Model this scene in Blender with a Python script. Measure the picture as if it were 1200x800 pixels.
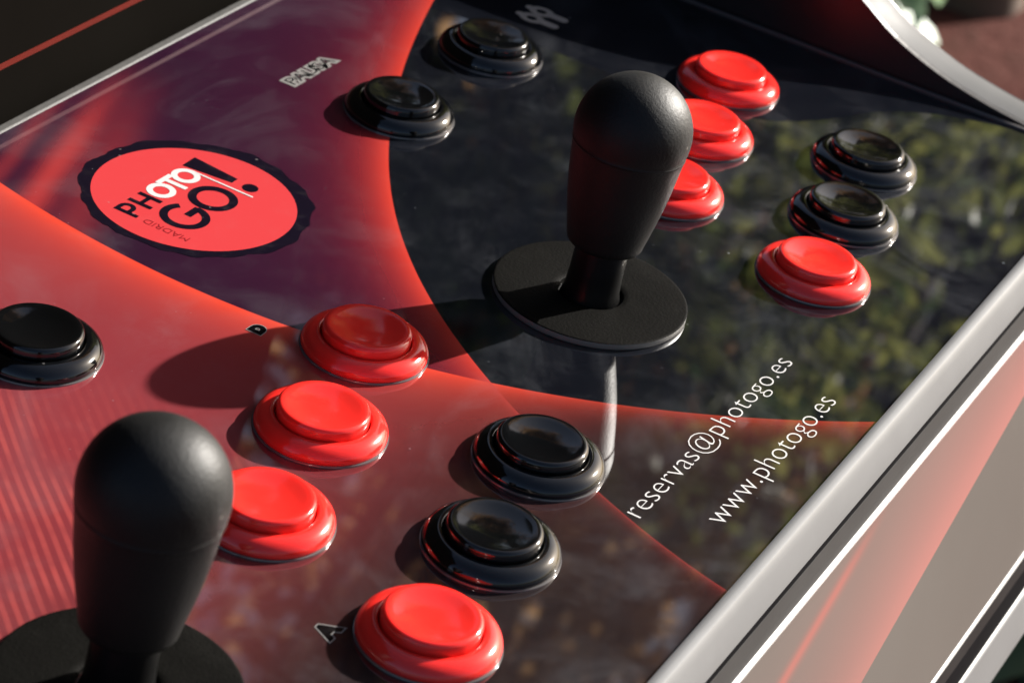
import bpy, math, random
from mathutils import Vector, Matrix
random.seed(7)
for o in list(bpy.data.objects): bpy.data.objects.remove(o)
scn = bpy.context.scene
COL = scn.collection
MM = 0.001
PZ = 0.950                     # height of the control panel above the ground (m)
def W(x, y, z): return Vector((x*MM, y*MM, PZ + z*MM))     # panel millimetres -> world metres

# ------------------------------------------------------------------ camera
cam_d = bpy.data.cameras.new('camera'); cam = bpy.data.objects.new('camera', cam_d); COL.objects.link(cam)
RX = (0.46063160, -0.86788227, 0.18600780); RY = (0.37856534, 0.38164860, 0.84322751); RZ = (-0.80281182, -0.31800113, 0.50434955)
m = Matrix((RX, RY, RZ)).transposed().to_4x4(); m.translation = W(-616.80, -225.11, 364.58)
cam.matrix_world = m
cam_d.sensor_width = 36; cam_d.lens = 3252.48/1200*36; cam_d.clip_start = 0.02; cam_d.clip_end = 200
cam_d.dof.use_dof = True; cam_d.dof.focus_distance = 0.70; cam_d.dof.aperture_fstop = 26
scn.camera = cam
scn.render.resolution_x = 1024; scn.render.resolution_y = 682

# ------------------------------------------------------------------ sun and sky
EL = math.radians(26.0); SAZ = Vector((math.cos(math.radians(25.3)), -math.sin(math.radians(25.3))))
SUN = Vector((SAZ.x*math.cos(EL), SAZ.y*math.cos(EL), math.sin(EL)))
w = bpy.data.worlds.new('World'); scn.world = w; w.use_nodes = True
nt = w.node_tree; bg = nt.nodes['Background']; sky = nt.nodes.new('ShaderNodeTexSky')
sky.sky_type = 'NISHITA'; sky.sun_disc = False; sky.dust_density = 3.5; sky.air_density = 0.8; sky.sun_elevation = EL; sky.sun_rotation = math.atan2(SUN.x, SUN.y)
nt.links.new(sky.outputs[0], bg.inputs[0]); bg.inputs[1].default_value = 0.05
sl = bpy.data.lights.new('sun', 'SUN'); sl.energy = 4.6; sl.angle = math.radians(0.6); sl.color = (1.0, 0.955, 0.89)
so = bpy.data.objects.new('sun', sl); COL.objects.link(so); so.rotation_euler = SUN.to_track_quat('Z', 'Y').to_euler(); so.location = (3, -2, 4)
vs = scn.view_settings; vs.view_transform = 'Standard'; vs.look = 'None'; vs.exposure = 1.4; vs.gamma = 1

# ------------------------------------------------------------------ node maths helper
class X:
    """socket wrapper so that shader maths can be written as formulas"""
    def __init__(s, t, v): s.t = t; s.v = v
    def _op(s, op, *a, clamp=False):
        n = s.t.nodes.new('ShaderNodeMath'); n.operation = op; n.use_clamp = clamp
        for i, q in enumerate((s,)+a):
            if isinstance(q, X): s.t.links.new(q.v, n.inputs[i])
            else: n.inputs[i].default_value = q
        return X(s.t, n.outputs[0])
    def __add__(s, o): return s._op('ADD', o)
    __radd__ = __add__
    def __mul__(s, o): return s._op('MULTIPLY', o)
    __rmul__ = __mul__
    def __sub__(s, o): return s._op('SUBTRACT', o)
    def __rsub__(s, o): return (s*-1.0)+o
    def __truediv__(s, o): return s._op('DIVIDE', o)
    def exp(s): return s._op('EXPONENT')
    def abs(s): return s._op('ABSOLUTE')
    def max(s, o): return s._op('MAXIMUM', o)
    def min(s, o): return s._op('MINIMUM', o)
    def sqrt(s): return s._op('SQRT')
    def sin(s): return s._op('SINE')
    def gt(s, o): return s._op('GREATER_THAN', o)
    def step(s, a, b):
        n = s.t.nodes.new('ShaderNodeMapRange'); n.interpolation_type = 'SMOOTHSTEP'
        s.t.links.new(s.v, n.inputs[0]); n.inputs[1].default_value = a; n.inputs[2].default_value = b
        return X(s.t, n.outputs[0])
def poly(y, cs):
    r = y*cs[0]+cs[1]
    for c in cs[2:]: r = r*y+c
    return r
def mixc(t, fac, a, b, mode='MIX'):
    n = t.nodes.new('ShaderNodeMix'); n.data_type = 'RGBA'; n.blend_type = mode
    for idx, q in ((0, fac), (6, a), (7, b)):
        if isinstance(q, X): t.links.new(q.v, n.inputs[idx])
        elif idx == 0: n.inputs[0].default_value = q
        else: n.inputs[idx].default_value = (*q, 1)
    return X(t, n.outputs[2])
def noise(t, vec, scale, detail=3, rough=0.55, dist=0.0):
    n = t.nodes.new('ShaderNodeTexNoise'); n.inputs['Scale'].default_value = scale; n.inputs['Detail'].default_value = detail
    n.inputs['Roughness'].default_value = rough; n.inputs['Distortion'].default_value = dist
    if vec is not None: t.links.new(vec, n.inputs['Vector'])
    return X(t, n.outputs[0])
def specks(t, vec, scale, size, keep):
    """sparse round specks: 1 inside a speck"""
    n = t.nodes.new('ShaderNodeTexVoronoi'); n.inputs['Scale'].default_value = scale; t.links.new(vec, n.inputs['Vector'])
    s = t.nodes.new('ShaderNodeSeparateColor'); t.links.new(n.outputs['Color'], s.inputs[0])
    r = X(t, s.outputs[0]); g = X(t, s.outputs[1])
    return X(t, n.outputs['Distance'])._op('LESS_THAN', g*size*0.7+size*0.3)*r._op('LESS_THAN', keep)
def newmat(name):
    M = bpy.data.materials.new(name); M.use_nodes = True
    t = M.node_tree; b = t.nodes['Principled BSDF']
    tc = t.nodes.new('ShaderNodeTexCoord')
    return M, t, b, tc
def setin(t, b, name, v):
    if isinstance(v, X): t.links.new(v.v, b.inputs[name])
    elif isinstance(v, tuple): b.inputs[name].default_value = (*v, 1)
    else: b.inputs[name].default_value = v
def bump(t, b, h, strength, dist):
    n = t.nodes.new('ShaderNodeBump'); n.inputs['Strength'].default_value = strength; n.inputs['Distance'].default_value = dist
    t.links.new(h.v, n.inputs['Height']); t.links.new(n.outputs[0], b.inputs['Normal']); return n
def objxyz(t, tc):
    s = t.nodes.new('ShaderNodeSeparateXYZ'); t.links.new(tc.outputs['Object'], s.inputs[0])
    return X(t, s.outputs[0])*1000, X(t, s.outputs[1])*1000, X(t, s.outputs[2])*1000

def gloss(t, b, tc, rough=0.03, ior=1.55, smear=0.10):
    """clear acrylic overlay with finger smears"""
    setin(t, b, 'Specular IOR Level', 0.0); setin(t, b, 'Roughness', 0.8); setin(t, b, 'Coat Weight', 1.0); setin(t, b, 'Coat IOR', ior)
    sm = noise(t, tc.outputs['Object'], 26, 5, 0.6, 1.2).step(0.5, 0.78)
    setin(t, b, 'Coat Roughness', sm*smear+rough)
    return sm

# ------------------------------------------------------------------ materials
def mat_panel():
    M, t, b, tc = newmat('printed_panel'); x, y, z = objxyz(t, tc)
    yy = y/100.0
    xa = poly(yy, (13.394, 16.649, 28.321, 67.391, -57.912)); xb = poly(yy, (-2.842, 28.616, -41.427, -58.826))
    sa = poly(yy, (0.5358, 0.4995, 0.5664, 0.6739)); sb = poly(yy, (-0.0853, 0.5723, -0.4143))
    da = (xa-x)/((sa*sa+1.0).sqrt()); db = (xb-x)/((sb*sb+1.0).sqrt())
    ina = da.step(-0.25, 0.25); inb = db.step(-0.25, 0.25)
    n1 = noise(t, tc.outputs['Object'], 9, 3); n2 = noise(t, tc.outputs['Object'], 30, 4)
    col = mixc(t, n2, (0.0020, 0.0025, 0.0045), (0.005, 0.0058, 0.009))
    # first sweep: violet field glowing orange at its rim
    violet = mixc(t, (n1*1.6-0.3).max(0).min(1), (0.022, 0.005, 0.022), (0.009, 0.0045, 0.014))
    violet = mixc(t, (da*-0.030).exp()*0.8, violet, (0.055, 0.005, 0.018))
    backy = y.step(-60, 30)
    rim = (da*-0.16).exp()*(backy*0.75+0.25)
    ca = mixc(t, rim, violet, (0.52, 0.040, 0.026))
    # broad light streak behind the logo
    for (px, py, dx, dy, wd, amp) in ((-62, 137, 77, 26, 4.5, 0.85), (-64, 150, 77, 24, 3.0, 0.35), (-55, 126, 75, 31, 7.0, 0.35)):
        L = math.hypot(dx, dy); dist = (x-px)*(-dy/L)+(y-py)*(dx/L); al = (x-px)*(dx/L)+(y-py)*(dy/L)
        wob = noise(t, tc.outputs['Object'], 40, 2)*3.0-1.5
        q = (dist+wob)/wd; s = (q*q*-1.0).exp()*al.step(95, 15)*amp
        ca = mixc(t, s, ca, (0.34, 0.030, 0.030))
    col = mixc(t, ina, col, ca)
    # second sweep: red field, orange rim, dying out towards the front edge
    redfade = y.step(-45, 75)  # printed red grows towards the back
    fillc = mixc(t, redfade, (0.014, 0.010, 0.010), (0.25, 0.036, 0.040))
    fillc = mixc(t, (n1*1.5-0.35).max(0).min(1)*0.5*redfade, fillc, (0.060, 0.007, 0.022))
    cx = noise(t, tc.outputs['Object'], 5, 2)
    ph = x*0.745-y*0.667+cx*16.0+n2*0.8
    st = ((ph*2.35).sin()*0.5+0.5).step(0.25, 0.9)*x.step(-118, -168)*y.step(5, 35)
    fillc = mixc(t, st*0.75*noise(t, tc.outputs['Object'], 26, 4, 0.65).step(0.32, 0.6), fillc, (0.36, 0.060, 0.055))
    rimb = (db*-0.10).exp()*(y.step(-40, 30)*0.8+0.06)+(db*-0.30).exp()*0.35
    cb = mixc(t, rimb.min(1), fillc, (0.60, 0.050, 0.026))
    rim2 = (da*-0.8).exp()*ina*0.45+(da*-0.06).exp()*ina*(y.step(-60, 20)*0.22+0.04)
    cb = mixc(t, rim2, cb, (0.34, 0.040, 0.034))
    col = mixc(t, inb, col, cb)
    # dust lying on the sheet
    du = noise(t, tc.outputs['Object'], 60, 7, 0.72, 0.8).step(0.44, 0.82)*0.040+noise(t, tc.outputs['Object'], 19, 5, 0.6, 1.5).step(0.46, 0.74)*0.085
    sp = specks(t, tc.outputs['Object'], 420, 0.16, 0.16)*0.22+specks(t, tc.outputs['Object'], 170, 0.075, 0.10)*0.5
    col = mixc(t, (du+0.006+sp*noise(t, tc.outputs['Object'], 22, 3).step(0.45, 0.65)).min(0.8), col, (0.235, 0.245, 0.265))
    setin(t, b, 'Base Color', col)
    gloss(t, b, tc, 0.018, 2.0, 0.06)
    return M
def mat_front():
    M, t, b, tc = newmat('printed_front_glare'); x, y, z = objxyz(t, tc)
    n1 = noise(t, tc.outputs['Object'], 6, 3)
    base = mixc(t, n1, (0.115, 0.105, 0.093), (0.165, 0.158, 0.145))  # taupe puts the washed-out glare into the colour of a dark print
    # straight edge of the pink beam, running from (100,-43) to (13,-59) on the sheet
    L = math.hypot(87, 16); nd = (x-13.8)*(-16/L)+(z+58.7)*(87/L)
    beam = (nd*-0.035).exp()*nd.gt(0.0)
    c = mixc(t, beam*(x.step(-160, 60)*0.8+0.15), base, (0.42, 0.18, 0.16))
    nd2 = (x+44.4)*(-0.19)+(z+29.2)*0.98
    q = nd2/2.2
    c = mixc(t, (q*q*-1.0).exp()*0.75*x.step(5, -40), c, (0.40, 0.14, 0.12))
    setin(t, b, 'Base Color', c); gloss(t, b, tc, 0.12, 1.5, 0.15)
    return M
def mat_plastic(name, col, rough, dust=0.03, coat=0.0, speck=0.25, sss=0.0, ior=1.5):
    M, t, b, tc = newmat(name)
    n = noise(t, tc.outputs['Object'], 45, 5, 0.65)
    oi = t.nodes.new('ShaderNodeObjectInfo')
    mp = t.nodes.new('ShaderNodeVectorMath'); mp.operation = 'ADD'; t.links.new(tc.outputs['Object'], mp.inputs[0])
    sc = t.nodes.new('ShaderNodeVectorMath'); sc.operation = 'SCALE'; t.links.new(oi.outputs['Location'], sc.inputs[0]); sc.inputs['Scale'].default_value = 7.3
    t.links.new(sc.outputs[0], mp.inputs[1]); v = mp.outputs[0]
    sp = specks(t, v, 330, 0.15, 0.05)*speck
    c = mixc(t, (n.step(0.45, 0.9)*dust+sp).min(1), col, (0.28, 0.27, 0.26))
    setin(t, b, 'Base Color', c)
    r = noise(t, v, 70, 5, 0.7, 0.8).step(0.4, 0.8)
    setin(t, b, 'Roughness', r*0.05+rough); setin(t, b, 'IOR', ior)
    if coat: setin(t, b, 'Coat Weight', coat); setin(t, b, 'Coat Roughness', 0.05)
    if sss:
        setin(t, b, 'Subsurface Weight', sss); b.inputs['Subsurface Radius'].default_value = (1.0, 0.18, 0.12); setin(t, b, 'Subsurface Scale', 0.0025)
    nn = t.nodes.new('ShaderNodeTexNoise'); nn.inputs['Scale'].default_value = 260; t.links.new(v, nn.inputs['Vector'])
    bump(t, b, X(t, nn.outputs[0]), 0.04, 0.0004)
    return M
def mat_rubber(name, col=(0.0045, 0.0046, 0.0044), rough=0.50, grain=0.45, dust=0.006, spec=0.32):
    M, t, b, tc = newmat(name)
    n = noise(t, tc.outputs['Object'], 60, 6, 0.7); sp = specks(t, tc.outputs['Object'], 260, 0.12, 0.05)
    c = mixc(t, (n.step(0.5, 0.85)*dust+sp*0.45).min(1), col, (0.26, 0.25, 0.22)); setin(t, b, 'Base Color', c)
    setin(t, b, 'Roughness', n*0.25+rough-0.1); setin(t, b, 'Specular IOR Level', spec)
    g = noise(t, tc.outputs['Object'], 1100, 3, 0.6); bump(t, b, g, grain, 0.00022)
    return M
def mat_simple(name, col, rough=0.5, metal=0.0, var=0.25, scale=60, bmp=0.15, ior=1.5, spec=0.5):
    M, t, b, tc = newmat(name)
    n = noise(t, tc.outputs['Object'], scale, 5, 0.65)
    setin(t, b, 'Base Color', mixc(t, n, tuple(c*(1-var) for c in col), tuple(min(1, c*(1+var)) for c in col)))
    setin(t, b, 'Roughness', n*0.2+rough-0.1); setin(t, b, 'Metallic', metal); setin(t, b, 'IOR', ior); setin(t, b, 'Specular IOR Level', spec)
    if bmp: bump(t, b, noise(t, tc.outputs['Object'], scale*9, 3), bmp, 0.0004)
    return M
def mat_print(name, col, wear=0.0):
    M, t, b, tc = newmat(name)
    n = noise(t, tc.outputs['Object'], 160, 4, 0.7).step(0.5, 0.8)
    sp = specks(t, tc.outputs['Object'], 330, 0.16, 0.08)
    setin(t, b, 'Base Color', mixc(t, (n*wear+sp*0.3).min(1), col, (0.3, 0.27, 0.26)))
    gloss(t, b, tc, 0.018, 2.0, 0.06)
    return M
def mat_clear():
    M, t, b, tc = newmat('clear_rim')
    setin(t, b, 'Base Color', (0.20, 0.19, 0.19)); setin(t, b, 'Roughness', 0.15); setin(t, b, 'Metallic', 0.5)
    return M
def mat_leaf(name, c1, c2, trans=0.45):
    M, t, b, tc = newmat(name)
    oi = t.nodes.new('ShaderNodeNewGeometry')
    r = X(t, oi.outputs['Random Per Island'])
    c = mixc(t, r, c1, c2); setin(t, b, 'Base Color', c); setin(t, b, 'Roughness', 0.45)
    tr = t.nodes.new('ShaderNodeBsdfTranslucent'); t.links.new(c.v, tr.inputs[0])
    mx = t.nodes.new('ShaderNodeMixShader'); mx.inputs[0].default_value = trans
    out = t.nodes['Material Output']; t.links.new(b.outputs[0], mx.inputs[1]); t.links.new(tr.outputs[0], mx.inputs[2]); t.links.new(mx.outputs[0], out.inputs[0])
    return M
def mat_bezel():
    M, t, b, tc = newmat('screen_surround'); 
    n = noise(t, tc.outputs['Object'], 8, 4)
    d = t.nodes.new('ShaderNodeBsdfDiffuse'); t.links.new(mixc(t, n, (0.0030, 0.0026, 0.0022), (0.0085, 0.0074, 0.0062)).v, d.inputs[0])
    t.links.new(d.outputs[0], t.nodes['Material Output'].inputs[0])
    return M

PANEL = mat_panel(); FRONT = mat_front()
RED = mat_plastic('red_button', (0.78, 0.026, 0.020), 0.11, 0.03, 0.0, 0.25, 0.25, 1.6)
BLACK = mat_plastic('black_button', (0.0022, 0.0024, 0.0027), 0.075, 0.015, 0.0, 0.22, 0.0, 1.6)
CLEAR = mat_clear()
BAT = mat_rubber('bat_rubber'); SHAFT = mat_rubber('shaft_plastic', (0.004, 0.004, 0.004), 0.30, 0.05, 0.0, 0.25)
DISC = mat_rubber('dust_disc', (0.0035, 0.0033, 0.0028), 0.62, 0.6, 0.020, 0.03)
RIM = mat_simple('washer_rim_gleam', (0.16, 0.155, 0.145), 0.4, 0.0, 0.2, 90, 0.1)  # paler grey stands in for sun glinting off the washer's side wall
GREYTRIM = mat_simple('grey_trim', (0.185, 0.187, 0.188), 0.45, 0.0, 0.08, 40, 0.05, 1.5, 0.35)
SIDETRIM = mat_simple('side_trim', (0.085, 0.086, 0.087), 0.5, 0.0, 0.08, 40, 0.05, 1.5, 0.15)
DARKTRIM = mat_simple('dark_trim', (0.022, 0.021, 0.021), 0.45, 0.0, 0.3, 50, 0.05, 1.5, 0.12)
WHITE = mat_simple('white_edge', (0.70, 0.70, 0.68), 0.45, 0.0, 0.05, 30, 0.0)
GAP = mat_simple('black_gap', (0.006, 0.006, 0.007), 0.6, 0.0, 0.2, 60, 0.1, 1.5, 0.03)
ALU = mat_simple('worn_aluminium', (0.07, 0.068, 0.064), 0.6, 0.0, 0.35, 220, 0.3)
BODY = mat_simple('cabinet_laminate', (0.0075, 0.0072, 0.009), 0.40, 0.0, 0.2, 20, 0.1)
BEZ = mat_bezel(); STRIPE = mat_simple('stripe_red', (0.10, 0.010, 0.006), 0.6, 0.0, 0.2, 60, 0, 1.5, 0.05)
P_RED = mat_print('logo_red', (0.55, 0.045, 0.050), 0.04); P_DARK = mat_print('logo_dark', (0.006, 0.004, 0.010), 0.05)
P_WHITE = mat_print('logo_white', (0.62, 0.61, 0.60), 0.0); P_BLACK = mat_print('print_black', (0.003, 0.003, 0.004), 0.04)
P_GREY = mat_print('print_grey', (0.24, 0.23, 0.22), 0.1); P_CITY = mat_print('print_city', (0.26, 0.016, 0.02), 0.0)

# ------------------------------------------------------------------ mesh helpers
def mesh_obj(name, verts, faces, mat, parent=None, smooth=False, loc=(0, 0, 0), rot=None):
    me = bpy.data.meshes.new(name); me.from_pydata([tuple(v) for v in verts], [], faces); me.update()
    if smooth: me.polygons.foreach_set('use_smooth', [True]*len(me.polygons))
    me.materials.append(mat)
    o = bpy.data.objects.new(name, me); COL.objects.link(o)
    if parent: o.parent = parent
    o.location = loc
    if rot: o.rotation_euler = rot
    return o
def lathe(profile, seg=64, cap_top=False, cap_bot=False):
    """profile (r,z) in mm from bottom outside to top centre"""
    V = []; F = []
    n = len(profile)
    for r, z in profile:
        for k in range(seg):
            a = 2*math.pi*k/seg; V.append((r*math.cos(a)*MM, r*math.sin(a)*MM, z*MM))
    for i in range(n-1):
        for k in range(seg):
            k2 = (k+1) % seg; F.append((i*seg+k, i*seg+k2, (i+1)*seg+k2, (i+1)*seg+k))
    if cap_top: F.append(tuple((n-1)*seg+k for k in range(seg)))
    if cap_bot: F.append(tuple(reversed(range(seg))))
    return V, F
def arc(cx, cz, r, a0, a1, n):
    return [(cx+r*math.cos(math.radians(a0+(a1-a0)*i/n)), cz+r*math.sin(math.radians(a0+(a1-a0)*i/n))) for i in range(n+1)]
def prism(poly2, x0, x1, axis='x'):
    """closed section (y,z) in mm pushed along x; counter-clockwise seen from +x"""
    n = len(poly2); V = []; F = []
    for xx in (x0, x1):
        for (a, c) in poly2: V.append((xx*MM, a*MM, c*MM))
    for i in range(n):
        j = (i+1) % n; F.append((i, j, n+j, n+i))
    F.append(tuple(reversed(range(n)))); F.append(tuple(range(n, 2*n)))
    return V, [tuple(reversed(f)) for f in F]
def shade(o, ang=35):
    me = o.data; me.polygons.foreach_set('use_smooth', [True]*len(me.polygons)); me.set_sharp_from_angle(angle=math.radians(ang))
def bevel(o, wdt, seg=2):
    md = o.modifiers.new('bevel', 'BEVEL'); md.width = wdt*MM; md.segments = seg; md.limit_method = 'ANGLE'; md.angle_limit = math.radians(40)

# ------------------------------------------------------------------ the ground and what stands around
def ground():
    V = [(-60, -60, 0), (60, -60, 0), (60, 60, 0), (-60, 60, 0)]
    M, t, b, tc = newmat('earth')
    n = noise(t, tc.outputs['Object'], 1.6, 6, 0.65); n2 = noise(t, tc.outputs['Object'], 16, 5, 0.7)
    c = mixc(t, n.step(0.35, 0.65), (0.055, 0.014, 0.011), (0.080, 0.030, 0.024)); c = mixc(t, n2.step(0.5, 0.7)*0.6, c, (0.045, 0.022, 0.016))
    setin(t, b, 'Base Color', c); setin(t, b, 'Roughness', 0.9); setin(t, b, 'Specular IOR Level', 0.05); bump(t, b, n2, 0.6, 0.02)
    o = mesh_obj('ground', V, [(0, 1, 2, 3)], M); o['kind'] = 'structure'
    o['label'] = 'reddish earth ground under and behind the cabinet'; o['category'] = 'ground'
ground()

# ------------------------------------------------------------------ the arcade cabinet
cab = bpy.data.objects.new('arcade_cabinet', None); COL.objects.link(cab)
cab['label'] = 'arcade cabinet with red and black push buttons, two black joysticks and printed control panel'; cab['category'] = 'arcade machine'
def part(name, VF, mat, loc=None, parent=None, smooth=False, rot=None):
    o = mesh_obj(name, VF[0], VF[1], mat, parent or cab, smooth)
    if parent: o.location = Vector(loc)*MM if loc else (0, 0, 0)
    else: o.location = W(*(loc or (0, 0, 0)))
    if rot: o.rotation_euler = rot
    return o
XL, XR = -430.0, 206.2
panel = part('control_panel', prism([(-86, 0), (-86, -9), (163, -9), (163, 0)], XL, XR-1.2), PANEL)
panel['label'] = 'glossy printed control panel with red arcs sweeping over black and purple'
# worn metal strip along the back of the sheet and bead along its right side
st = part('rear_strip', prism([(163.05, 0.1), (163.05, -9), (166.2, -9), (166.2, 0.1), (165.6, 0.4), (163.6, 0.4)], XL, XR), ALU); bevel(st, 0.2)
bd = part('side_bead', ([], []), DARKTRIM)
def strip_y(x0, x1, z0, z1, y0, y1):
    V = [(x*MM, yv*MM, z*MM) for yv in (y0, y1) for (x, z) in ((x0, z0), (x1, z0), (x1, z1), (x0, z1))]
    return V, [(0, 1, 2, 3), (7, 6, 5, 4), (0, 4, 5, 1), (1, 5, 6, 2), (2, 6, 7, 3), (3, 7, 4, 0)]
bpy.data.objects.remove(bd)
bd = part('side_bead', strip_y(XR-1.15, XR+0.6, -9, 0.9, -86, 163), mat_simple('bead', (0.07, 0.065, 0.065), 0.4, 0, 0.1, 40, 0)); bevel(bd, 0.4)

# --- front edge: section in (y, z), leaning forward 1:4
def fy(z, out=0.0): return -90.0+0.25*z-out
def sect(z0, z1, out0, depth=8):
    return [(fy(z0, out0), z0), (fy(z1, out0), z1), (fy(z1)+depth, z1), (fy(z0)+depth, z0)]
mold = [(-86.1, 1.0)]+[(-86.9, 1.5), (-88.0, 1.55), (-89.2, 1.2), (-90.0, 0.3), (-90.6, -1.2)]+[(fy(-4, 1.0), -4), (fy(-8.2, 1.0), -8.2), (fy(-9.0, 0.4), -9.0), (-86.1, -9.0)]
o = part('edge_molding', prism(mold, XL, XR+18), GREYTRIM); shade(o, 30)
part('seam', prism(sect(-9.05, -12.2, -0.5), XL, XR+18), GAP)
o = part('lower_molding', prism(sect(-12.25, -18.8, -0.4), XL, XR+18), mat_simple('grey_channel', (0.050, 0.049, 0.048), 0.5, 0, 0.1, 50, 0.05, 1.5, 0.2))
o = part('white_border', prism(sect(-18.85, -20.9, 0.0), XL, XR+18), WHITE); bevel(o, 0.3)
fp = part('front_panel', prism(sect(-20.95, -95.6, 0.0), XL, XR+18), FRONT)
fp['label'] = 'printed front sheet with pink beam, glare coloured in as pale taupe, below the control panel'
o = part('white_border', prism(sect(-95.65, -97.2, 0.3), XL, XR+18), WHITE); bevel(o, 0.3)
o = part('lower_channel', prism(sect(-97.25, -103.6, -0.3), XL, XR+18), DARKTRIM); bevel(o, 0.6)
o = part('seam', prism(sect(-103.65, -110.6, -0.6), XL, XR+18), GAP)
o = part('white_border', prism(sect(-110.65, -112.0, -0.2), XL, XR+18), WHITE); bevel(o, 0.3)
o = part('bottom_lip', prism(sect(-112.05, -127.6, -0.3), XL, XR+18), GREYTRIM); bevel(o, 0.8)

# --- box below and pedestal
part('panel_box', prism([(-70, -9.1), (-80, -118), (163, -118), (163, -9.1)], XL+2, XR-1.5), BODY)
part('pedestal', prism([(-20, -118.1), (-20, -PZ*1000+30), (420, -PZ*1000+30), (420, -118.1)], XL+2, XR-1.5), BODY)
part('plinth', prism([(0, -PZ*1000+29.9), (0, -PZ*1000), (400, -PZ*1000), (400, -PZ*1000+29.9)], XL+20, XR-20), GAP)

# --- side panels: flat board with a swept upper edge carrying a pale edge moulding
prof = [(-96, -3.5), (-80, -1.2), (-66, 0.3), (-55.0, 1.5), (-40.8, 3.6), (-24.7, 7.2), (-7.6, 13.6), (6.7, 22.1), (18, 27.5), (30, 31.5), (45, 34.2), (65, 35.8), (90, 36.5), (120, 37), (150, 38), (175, 42), (205, 60), (235, 105), (262, 190), (282, 310), (300, 480), (312, 690)]
def side_panel(x0, x1, mat=BODY):
    # denser sampling by Catmull-Rom
    P = []
    for i in range(len(prof)-1):
        p0 = Vector(prof[max(i-1, 0)]); p1 = Vector(prof[i]); p2 = Vector(prof[i+1]); p3 = Vector(prof[min(i+2, len(prof)-1)])
        for k in range(4):
            u = k/4; P.append(0.5*((2*p1)+(p2-p0)*u+(2*p0-5*p1+4*p2-p3)*u*u+(3*p1-p0-3*p2+p3)*u**3))
    P.append(Vector(prof[-1]))
    pts = [(q.x, q.y) for q in P]+[(420, 690), (420, -PZ*1000), (-10, -PZ*1000), (-10, -128), (-96, -128)]
    V, F = prism([(a, c) for a, c in reversed(pts)], x0, x1)
    o = part('side_panel', (V, F), mat)
    # moulding follows the swept edge
    V = []; F = []; cs = [(x0+2.2, -0.6), (x0+2.2, 0.05), (x0+3.2, 0.15), ((x0+x1)/2, 0.3), (x1-1.5, 0.2), (x1-0.2, -0.3), (x1+0.3, -1.5)]
    for i, p in enumerate(P):
        dv = (P[min(i+1, len(P)-1)]-P[max(i-1, 0)]).normalized(); nn = Vector((-dv.y, dv.x))
        for (cx, h) in cs:
            q = p+nn*h; V.append((cx*MM, q.x*MM, q.y*MM))
    k = len(cs)
    for i in range(len(P)-1):
        for j in range(k-1): F.append((i*k+j, i*k+j+1, (i+1)*k+j+1, (i+1)*k+j))
    F.append(tuple(range(k))); F.append(tuple(reversed(range((len(P)-1)*k, len(P)*k))))
    e = mesh_obj('edge_molding', V, [tuple(reversed(f)) for f in F], SIDETRIM, o); shade(e, 30)
    return o
side_panel(207.4, 223.4)['label'] = 'dark right side board with swept pale edge molding'
side_panel(-447.5, -431.5)

# --- glossy surround rising behind the panel, with a red printed line
sx, cz = math.cos(math.radians(82)), math.sin(math.radians(82))
def rise(s, d=0.0): return (170.0+s*sx-d*cz, -6.0+s*cz+d*sx)
part('rear_recess', prism([(166.3, -9), (166.3, -6.5), (170, -6.2), (171, -9)][::-1], XL, XR), GAP)
sb = part('screen_surround', prism([rise(0), rise(560), rise(560, -8), rise(0, -8)][::-1], XL, XR), BEZ)
part('red_line', prism([rise(18.6, 0.15), rise(20.4, 0.15), rise(20.4, 0.02), rise(18.6, 0.02)][::-1], XL, XR), STRIPE, parent=sb)

# ------------------------------------------------------------------ push buttons
BEZEL = [(16.25, 0.35), (16.45, 0.7), (16.5, 1.2), (16.35, 1.9), (15.9, 2.7), (15.1, 3.45), (14.2, 3.95), (13.2, 4.2), (12.4, 4.3), (12.0, 4.2), (11.78, 3.85), (11.75, 0.35)]
PLUNG = [(11.45, 0.5), (11.45, 5.7), (11.35, 6.3), (11.05, 6.75), (10.55, 7.0), (9.9, 6.98), (8.6, 6.66), (7.0, 6.28), (5.2, 5.95), (3.2, 5.73), (1.2, 5.65)]
RINGP = [(16.75, 0.0), (16.8, 0.18), (16.7, 0.38), (16.2, 0.42), (12.0, 0.42)]
mb = lathe(BEZEL, 72); mp = lathe(PLUNG, 64, cap_top=True); mr = lathe(RINGP, 72)
proto = {}
def push_button(x, y, col, label, turn):
    if col not in proto:
        M = RED if col == 'red' else BLACK
        o = part('push_button', mb, M, smooth=True); p = part('plunger', mp, M, parent=o, smooth=True); r = part('washer_ring', mr, CLEAR, parent=o, smooth=True)
        for q in (o, p, r): shade(q, 50)
        proto[col] = (o, p, r)
    else:
        a = proto[col]; o = a[0].copy(); COL.objects.link(o); o.parent = cab
        for c in a[1:]:
            d = c.copy(); COL.objects.link(d); d.parent = o
    o.location = W(x, y, 0); o.rotation_euler = (0, 0, turn); o['label'] = label
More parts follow.
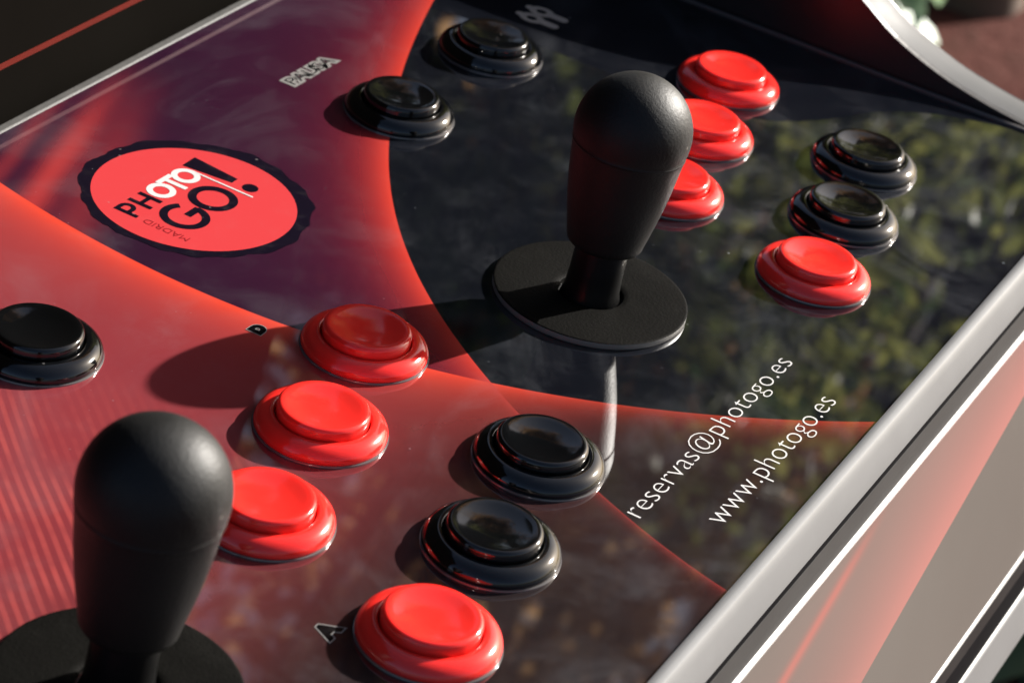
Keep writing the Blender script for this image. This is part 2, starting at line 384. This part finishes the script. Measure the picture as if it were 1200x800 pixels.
BT = [(-68.37, 31.2, 'red', 'red push button at the far end of the near back row'), (-107.89, 20.21, 'red', 'red push button in the middle of the near back row'),
 (-148.95, 10.41, 'red', 'red push button partly hidden behind the nearest joystick'), (-162.15, -40.81, 'red', 'nearest red push button beside the letter A'),
 (-122.5, -35.16, 'black', 'black push button next to the nearest red one'), (-82.09, -26.76, 'black', 'black push button where the red arc meets the front row'),
 (155.71, 27.59, 'red', 'farthest red push button by the right side board'), (115.18, 19.06, 'red', 'red push button half hidden behind the far joystick'),
 (73.03, 10.34, 'red', 'red push button mostly hidden behind the far joystick'), (59.21, -42.36, 'red', 'lone red push button in front of the far black pair'),
 (99.21, -35.66, 'black', 'nearer black push button of the far pair'), (138.56, -26.78, 'black', 'farther black push button of the far pair'),
 (-127.99, 90.09, 'black', 'black push button cut by the left picture edge'), (54.59, 91.78, 'black', 'black push button on the red arc below the pause lettering'),
 (113.89, 92.49, 'black', 'black push button beside the two figure symbol')]
for x, y, c, l in BT: push_button(x, y, c, l, random.uniform(0, 6.28))

# ------------------------------------------------------------------ joysticks
R0, ZS, ZT = 15.75, 50.5, 66.2
KN = [(7.3, 16.6), (8.9, 16.7), (9.9, 17.1), (10.45, 17.9), (10.65, 19.0)]
for i in range(1, 9):
    u = i/8; KN.append((10.65+(15.1-10.65)*u+0.9*math.sin(math.pi*u)*0.6, 19.0+(45.5-19.0)*u))
KN += [(15.26, 46.1), (15.40, 46.25), (15.40, 46.45), (15.32, 46.6)]
KN += arc(0, ZS, R0, -14, 86, 22)
SH = [(8.4, -4.0), (8.4, 0.0), (7.6, 3.0), (7.3, 8), (7.25, 17.5), (5.0, 18.0)]
DW = [(26.6, 0.05), (26.8, 0.3), (26.8, 1.75), (26.6, 1.92), (26.1, 1.95), (11.0, 1.95), (10.6, 1.9), (9.3, 1.75), (9.0, 1.5), (8.9, 0.05)]
kn = lathe(KN, 72, cap_top=True); shp = lathe(SH, 40, cap_bot=True); dw = lathe(DW, 96)
def joystick(x, y, dx, dy, label):
    o = part('joystick', shp, SHAFT, smooth=True); o.location = W(x, y, 0); shade(o, 40); o['label'] = label
    tilt = Vector((dx, dy, 53)).normalized(); q = Vector((0, 0, 1)).rotation_difference(tilt); o.rotation_mode = 'QUATERNION'; o.rotation_quaternion = q
    k = part('knob', kn, BAT, parent=o, smooth=True); shade(k, 40)
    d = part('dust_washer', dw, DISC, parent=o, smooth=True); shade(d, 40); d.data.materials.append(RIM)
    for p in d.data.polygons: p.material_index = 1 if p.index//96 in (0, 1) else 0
    d.rotation_mode = 'QUATERNION'; d.rotation_quaternion = q.inverted()
joystick(0, 0, 2.0, -0.6, 'far black bat-top joystick standing clear of the red arcs')
joystick(-222.56, 0, 1.9, -0.9, 'nearest black bat-top joystick cut by the lower picture edge')

# ------------------------------------------------------------------ print on the panel (flat sheets on the gloss)
class Flat:
    def __init__(s): s.V = []; s.F = []; s.k = 0
    def pg(s, pts):
        b = len(s.V); s.k += 1; z = s.k*0.006; s.V += [(x*MM, y*MM, z*MM) for x, y in pts]; s.F.append(tuple(range(b, b+len(pts)))); return s
    def rect(s, x0, y0, x1, y1): return s.pg([(x0, y0), (x1, y0), (x1, y1), (x0, y1)])
    def ring(s, cx, cy, ro, ri, a0=0, a1=360, n=48, ky=1.0):
        b = len(s.V); s.k += 1; z = s.k*0.006
        for i in range(n+1):
            a = math.radians(a0+(a1-a0)*i/n)
            for r in (ro, ri): s.V.append(((cx+r*math.cos(a))*MM, (cy+r*ky*math.sin(a))*MM, z*MM))
        for i in range(n): s.F.append((b+2*i+1, b+2*i, b+2*i+2, b+2*i+3))
        return s
    def disc(s, cx, cy, r, n=64, jit=0.0):
        return s.pg([(cx+(r+random.uniform(-jit, jit))*math.cos(2*math.pi*i/n), cy+(r+random.uniform(-jit, jit))*math.sin(2*math.pi*i/n)) for i in range(n)])
    def obj(s, name, mat, z):
        return part(name, (s.V, s.F), mat, loc=(0, 0, z), parent=panel)
LCX, LCY = -35.0, 105.2
f = Flat(); n = 150; rr = [33.0]*n
pts = []
for i in range(n):
    a = 2*math.pi*i/n; r = 32.0+0.5*math.sin(7*a+1)+0.35*math.sin(19*a)+random.uniform(-0.25, 0.25); pts.append((LCX+1.0+r*math.cos(a), LCY+r*math.sin(a)))
f.pg(pts).obj('logo_border', P_DARK, 0.06)
Flat().disc(LCX, LCY, 28.2, 96).obj('logo_disc', P_RED, 0.12)
f = Flat()
f.rect(-56.0, 110.0, -54.5, 117.5); f.ring(-53.1, 115.0, 2.5, 1.1, -92, 92, 20); f.rect(-54.5, 116.1, -53.1, 117.5); f.rect(-54.5, 112.5, -53.1, 113.9)     # P
f.rect(-49.4, 110.0, -47.9, 117.5); f.rect(-44.6, 110.0, -43.1, 117.5); f.rect(-47.9, 113.0, -44.6, 114.4)                                                   # H
f.obj('logo_lettering', P_DARK, 0.16)
f = Flat(); f.ring(-38.3, 113.9, 4.1, 2.3); f.ring(-26.3, 113.9, 4.1, 2.3); f.obj('logo_lettering', P_WHITE, 0.18)
f = Flat(); f.rect(-33.1, 109.6, -31.5, 116.6); f.rect(-35.6, 116.2, -29.0, 117.8); f.obj('logo_lettering', P_WHITE, 0.20)
Flat().rect(-22.9, 94.2, -22.3, 113.0).obj('logo_line', P_WHITE, 0.22)
f = Flat(); f.ring(-31.4, 101.5, 6.9, 4.5); f.obj('logo_lettering', P_DARK, 0.19)
f = Flat(); f.ring(-45.4, 101.4, 6.9, 4.6, 48, 360, 48); f.rect(-44.6, 100.0, -39.0, 102.3); f.obj('logo_lettering', P_DARK, 0.17)
f = Flat(); f.pg([(-21.9, 118.0), (-19.9, 102.8), (-16.9, 102.8), (-15.3, 118.2)]); f.obj('logo_lettering', P_DARK, 0.165)
Flat().disc(-18.6, 97.6, 2.3, 40).obj('logo_dot', P_DARK, 0.165)

def text(name, s, x, y, h, width, mat, z, rot=0.0, off=0.0, bold=0.0):
    """lettering of cap height h mm and total width mm, its baseline starting at (x,y)"""
    cu = bpy.data.curves.new(name, 'FONT'); cu.body = s; cu.size = 1.0; cu.resolution_u = 4
    o = bpy.data.objects.new(name, cu); COL.objects.link(o)
    bpy.context.view_layer.update()
    base = bpy.data.meshes.new_from_object(o.evaluated_get(bpy.context.evaluated_depsgraph_get()))
    xs = [v.co.x for v in base.vertices]; x0, x1 = min(xs), max(xs)
    kx = width/(x1-x0); ky = h/0.729
    cu.offset = (off+bold)/max(ky, 1e-6)
    bpy.context.view_layer.update()
    me = bpy.data.meshes.new_from_object(o.evaluated_get(bpy.context.evaluated_depsgraph_get()))
    bpy.data.objects.remove(o)
    c, sn = math.cos(rot), math.sin(rot)
    for v in me.vertices:
        a = (v.co.x-x0)*kx; b = v.co.y*ky
        v.co = ((x+a*c-b*sn)*MM, (y+a*sn+b*c)*MM, 0)
    me.materials.clear(); me.materials.append(mat); me.name = name
    q = bpy.data.objects.new(name, me); COL.objects.link(q); q.parent = panel; q.location = (0, 0, z*MM)
    return q
text('email_lettering', 'reservas@photogo.es', -86.3, -57.0, 6.3, 97.0, P_WHITE, 0.10, bold=-0.15)
text('website_lettering', 'www.photogo.es', -74.6, -73.8, 6.5, 75.6, P_WHITE, 0.10, bold=-0.15)
text('city_lettering', 'MADRID', -54.2, 93.6, 2.5, 14.2, P_CITY, 0.17, rot=math.pi/2)
text('pause_lettering', 'PAUSA', 45.6, 122.8, 4.4, 24.0, P_GREY, 0.10, off=0.85)
text('pause_lettering', 'PAUSA', 45.6, 122.8, 4.4, 24.0, P_BLACK, 0.14, off=-0.05)
text('button_letter', 'A', -177.3, -24.6, 4.6, 4.9, P_GREY, 0.10, off=0.72)
text('button_letter', 'A', -177.3, -24.6, 4.6, 4.9, P_BLACK, 0.14, off=0.42)
text('button_letter', 'D', -81.6, 54.3, 3.4, 3.2, P_GREY, 0.10, off=0.75)
text('button_letter', 'D', -81.6, 54.3, 3.4, 3.2, P_BLACK, 0.14, off=0.50)
# symbol of two figures
f = Flat()
for cx in (148.6, 155.6):
    f.disc(cx, 100.0, 1.5, 24)
for i, cx in enumerate((148.6, 155.6)):
    f.ring(cx, 95.6, 3.5, 1.45, 0, 360, 36, 1.25)
f.obj('player_symbol', P_GREY, 0.10)
f = Flat()
for cx in (148.6, 155.6):
    pts = [(cx+1.75*math.cos(a), 87.6+1.75*math.sin(a)) for a in [math.pi+math.pi*i/12 for i in range(13)]]+[(cx+1.75, 92.6), (cx-1.75, 92.6)]
    f.pg(pts)
f.obj('player_symbol', P_GREY, 0.13)

# ------------------------------------------------------------------ greenery beyond the right side
def leaf_mesh(V, F, p, s, ax, up, wd=0.42):
    """a pointed leaf folded along its rib"""
    side = ax.cross(up).normalized(); up2 = side.cross(ax).normalized(); b = len(V)
    for (u, v, h) in ((0, 0, 0), (0.35, wd*0.5, 0.06), (0.7, wd*0.4, 0.03), (1, 0, -0.1), (0.7, -wd*0.4, 0.03), (0.35, -wd*0.5, 0.06), (0.4, 0, -0.02), (0.72, 0, -0.04)):
        q = p+ax*(u*s)+side*(v*s)+up2*(h*s); V.append(tuple(q))
    F += [(b, b+6, b+1), (b+1, b+6, b+7, b+2), (b+2, b+7, b+3), (b, b+5, b+6), (b+6, b+5, b+4, b+7), (b+7, b+4, b+3)]
def rv():
    while True:
        v = Vector((random.uniform(-1, 1), random.uniform(-1, 1), random.uniform(-1, 1)))
        if 0.05 < v.length < 1: return v.normalized()
def tube(V, F, a, c, r0, r1, n=7):
    d = (c-a).normalized(); s = d.orthogonal().normalized(); u = d.cross(s); b = len(V)
    for p, r in ((a, r0), (c, r1)):
        for k in range(n): V.append(tuple(p+(s*math.cos(2*math.pi*k/n)+u*math.sin(2*math.pi*k/n))*r))
    for k in range(n): F.append((b+k, b+(k+1) % n, b+n+(k+1) % n, b+n+k))
def tree(name, base, h, rad, nleaf, leaf, mat, bark, label, cat, group=None, low=0.15, clumps=26):
    root = bpy.data.objects.new(name, None); COL.objects.link(root); root.location = base
    root['label'] = label; root['category'] = cat
    if group: root['group'] = group
    V = []; F = []; LV = []; LF = []
    top = Vector((random.uniform(-.1, .1)*h, random.uniform(-.1, .1)*h, h*0.72)); fork = top*0.45
    tube(V, F, Vector((0, 0, -0.02)), fork, 0.030*h, 0.020*h, 9); tube(V, F, fork, top, 0.020*h, 0.008*h, 8)
    for k in range(clumps):
        d = rv(); c = Vector((d.x*rad*random.uniform(0.35, 1), d.y*rad*random.uniform(0.35, 1), h*(low+(1-low)*random.random()**0.85)))
        sq = 1-abs((c.z/h-0.5))*0.8; c.x *= sq; c.y *= sq
        st = fork.lerp(top, random.random()); tube(V, F, st, c, 0.009*h, 0.003*h, 5)
        cr = rad*random.uniform(0.28, 0.5)
        for j in range(nleaf//clumps):
            p = c+rv()*cr*random.random()**0.5
            if p.z < 0.03: continue
            ax = (rv()+Vector((0, 0, -0.35))).normalized(); leaf_mesh(LV, LF, p, leaf*random.uniform(0.6, 1.3), ax, rv())
    mesh_obj('trunk', V, F, bark, root, True); mesh_obj('crown', LV, LF, mat, root)
    return root
BARK = mat_simple('bark', (0.10, 0.065, 0.045), 0.85, 0, 0.4, 20, 0.6)
LG = mat_leaf('leaf_green', (0.035, 0.065, 0.02), (0.36, 0.36, 0.10), 0.6); LD = mat_leaf('leaf_deep', (0.025, 0.06, 0.035), (0.16, 0.22, 0.10), 0.55)
LB = mat_leaf('leaf_russet', (0.20, 0.10, 0.04), (0.70, 0.44, 0.20), 0.72); LP = mat_leaf('leaf_pale', (0.30, 0.45, 0.30), (0.50, 0.55, 0.26), 0.35)
def pol(az, d): return (d*math.cos(math.radians(az)), d*math.sin(math.radians(az)), 0)
GT = 'trees reflected in the glossy panel'
tree('broadleaf_tree', pol(12, 2.75), 2.55, 0.50, 5200, 0.052, LG, BARK, 'yellow-green tree mirrored at the right end of the panel', 'tree', GT, 0.35, 34)
tree('broadleaf_tree', pol(19, 3.5), 3.05, 0.55, 5200, 0.056, LG, BARK, 'bright yellow-green tree mirrored below the printed addresses', 'tree', GT, 0.35, 34)
tree('broadleaf_tree', pol(27, 3.5), 3.05, 0.62, 4600, 0.06, LD, BARK, 'deep green tree mirrored around the far joystick', 'tree', GT, 0.3, 34)
tree('russet_tree', pol(14, 4.3), 5.5, 0.95, 6000, 0.09, LB, BARK, 'russet leaved tree mirrored near the front edge', 'tree', GT, 0.5, 36)
tree('russet_tree', pol(23.5, 4.5), 5.7, 1.0, 6000, 0.09, LB, BARK, 'russet leaved tree mirrored between the nearest buttons', 'tree', GT, 0.5, 36)
def leafy_plant(name, base, label, cat, n=34, rad=0.07, h=0.42, mat=LP):
    root = bpy.data.objects.new(name, None); COL.objects.link(root); root.location = base; root['label'] = label; root['category'] = cat
    V = []; F = []; SV = []; SF = []
    for k in range(4):
        a = k*1.7; top = Vector((rad*0.6*math.cos(a), rad*0.6*math.sin(a), h*random.uniform(0.7, 1))); tube(SV, SF, Vector((0.01*math.cos(a), 0.01*math.sin(a), -0.01)), top, 0.006, 0.003, 6)
        for j in range(n//4):
            p = top*((j+0.8)/(n//4)); d = Vector((math.cos(a+j*2.4), math.sin(a+j*2.4), -0.55)).normalized()
            leaf_mesh(V, F, p, 0.095*random.uniform(0.8, 1.2), d, Vector((0, 0, 1)), 0.62)
    mesh_obj('stem', SV, SF, BARK, root, True); mesh_obj('foliage', V, F, mat, root)
leafy_plant('leafy_plant', (2.47, 0.60, 0), 'pale green leafy plant on red earth beyond the side board', 'plant')
leafy_plant('leafy_plant', (1.37, 0.03, 0), 'added dark green plant darkening the ground below the front edge', 'plant', 40, 0.06, 0.14, LD)  # invented plant, put in to darken this corner of open ground
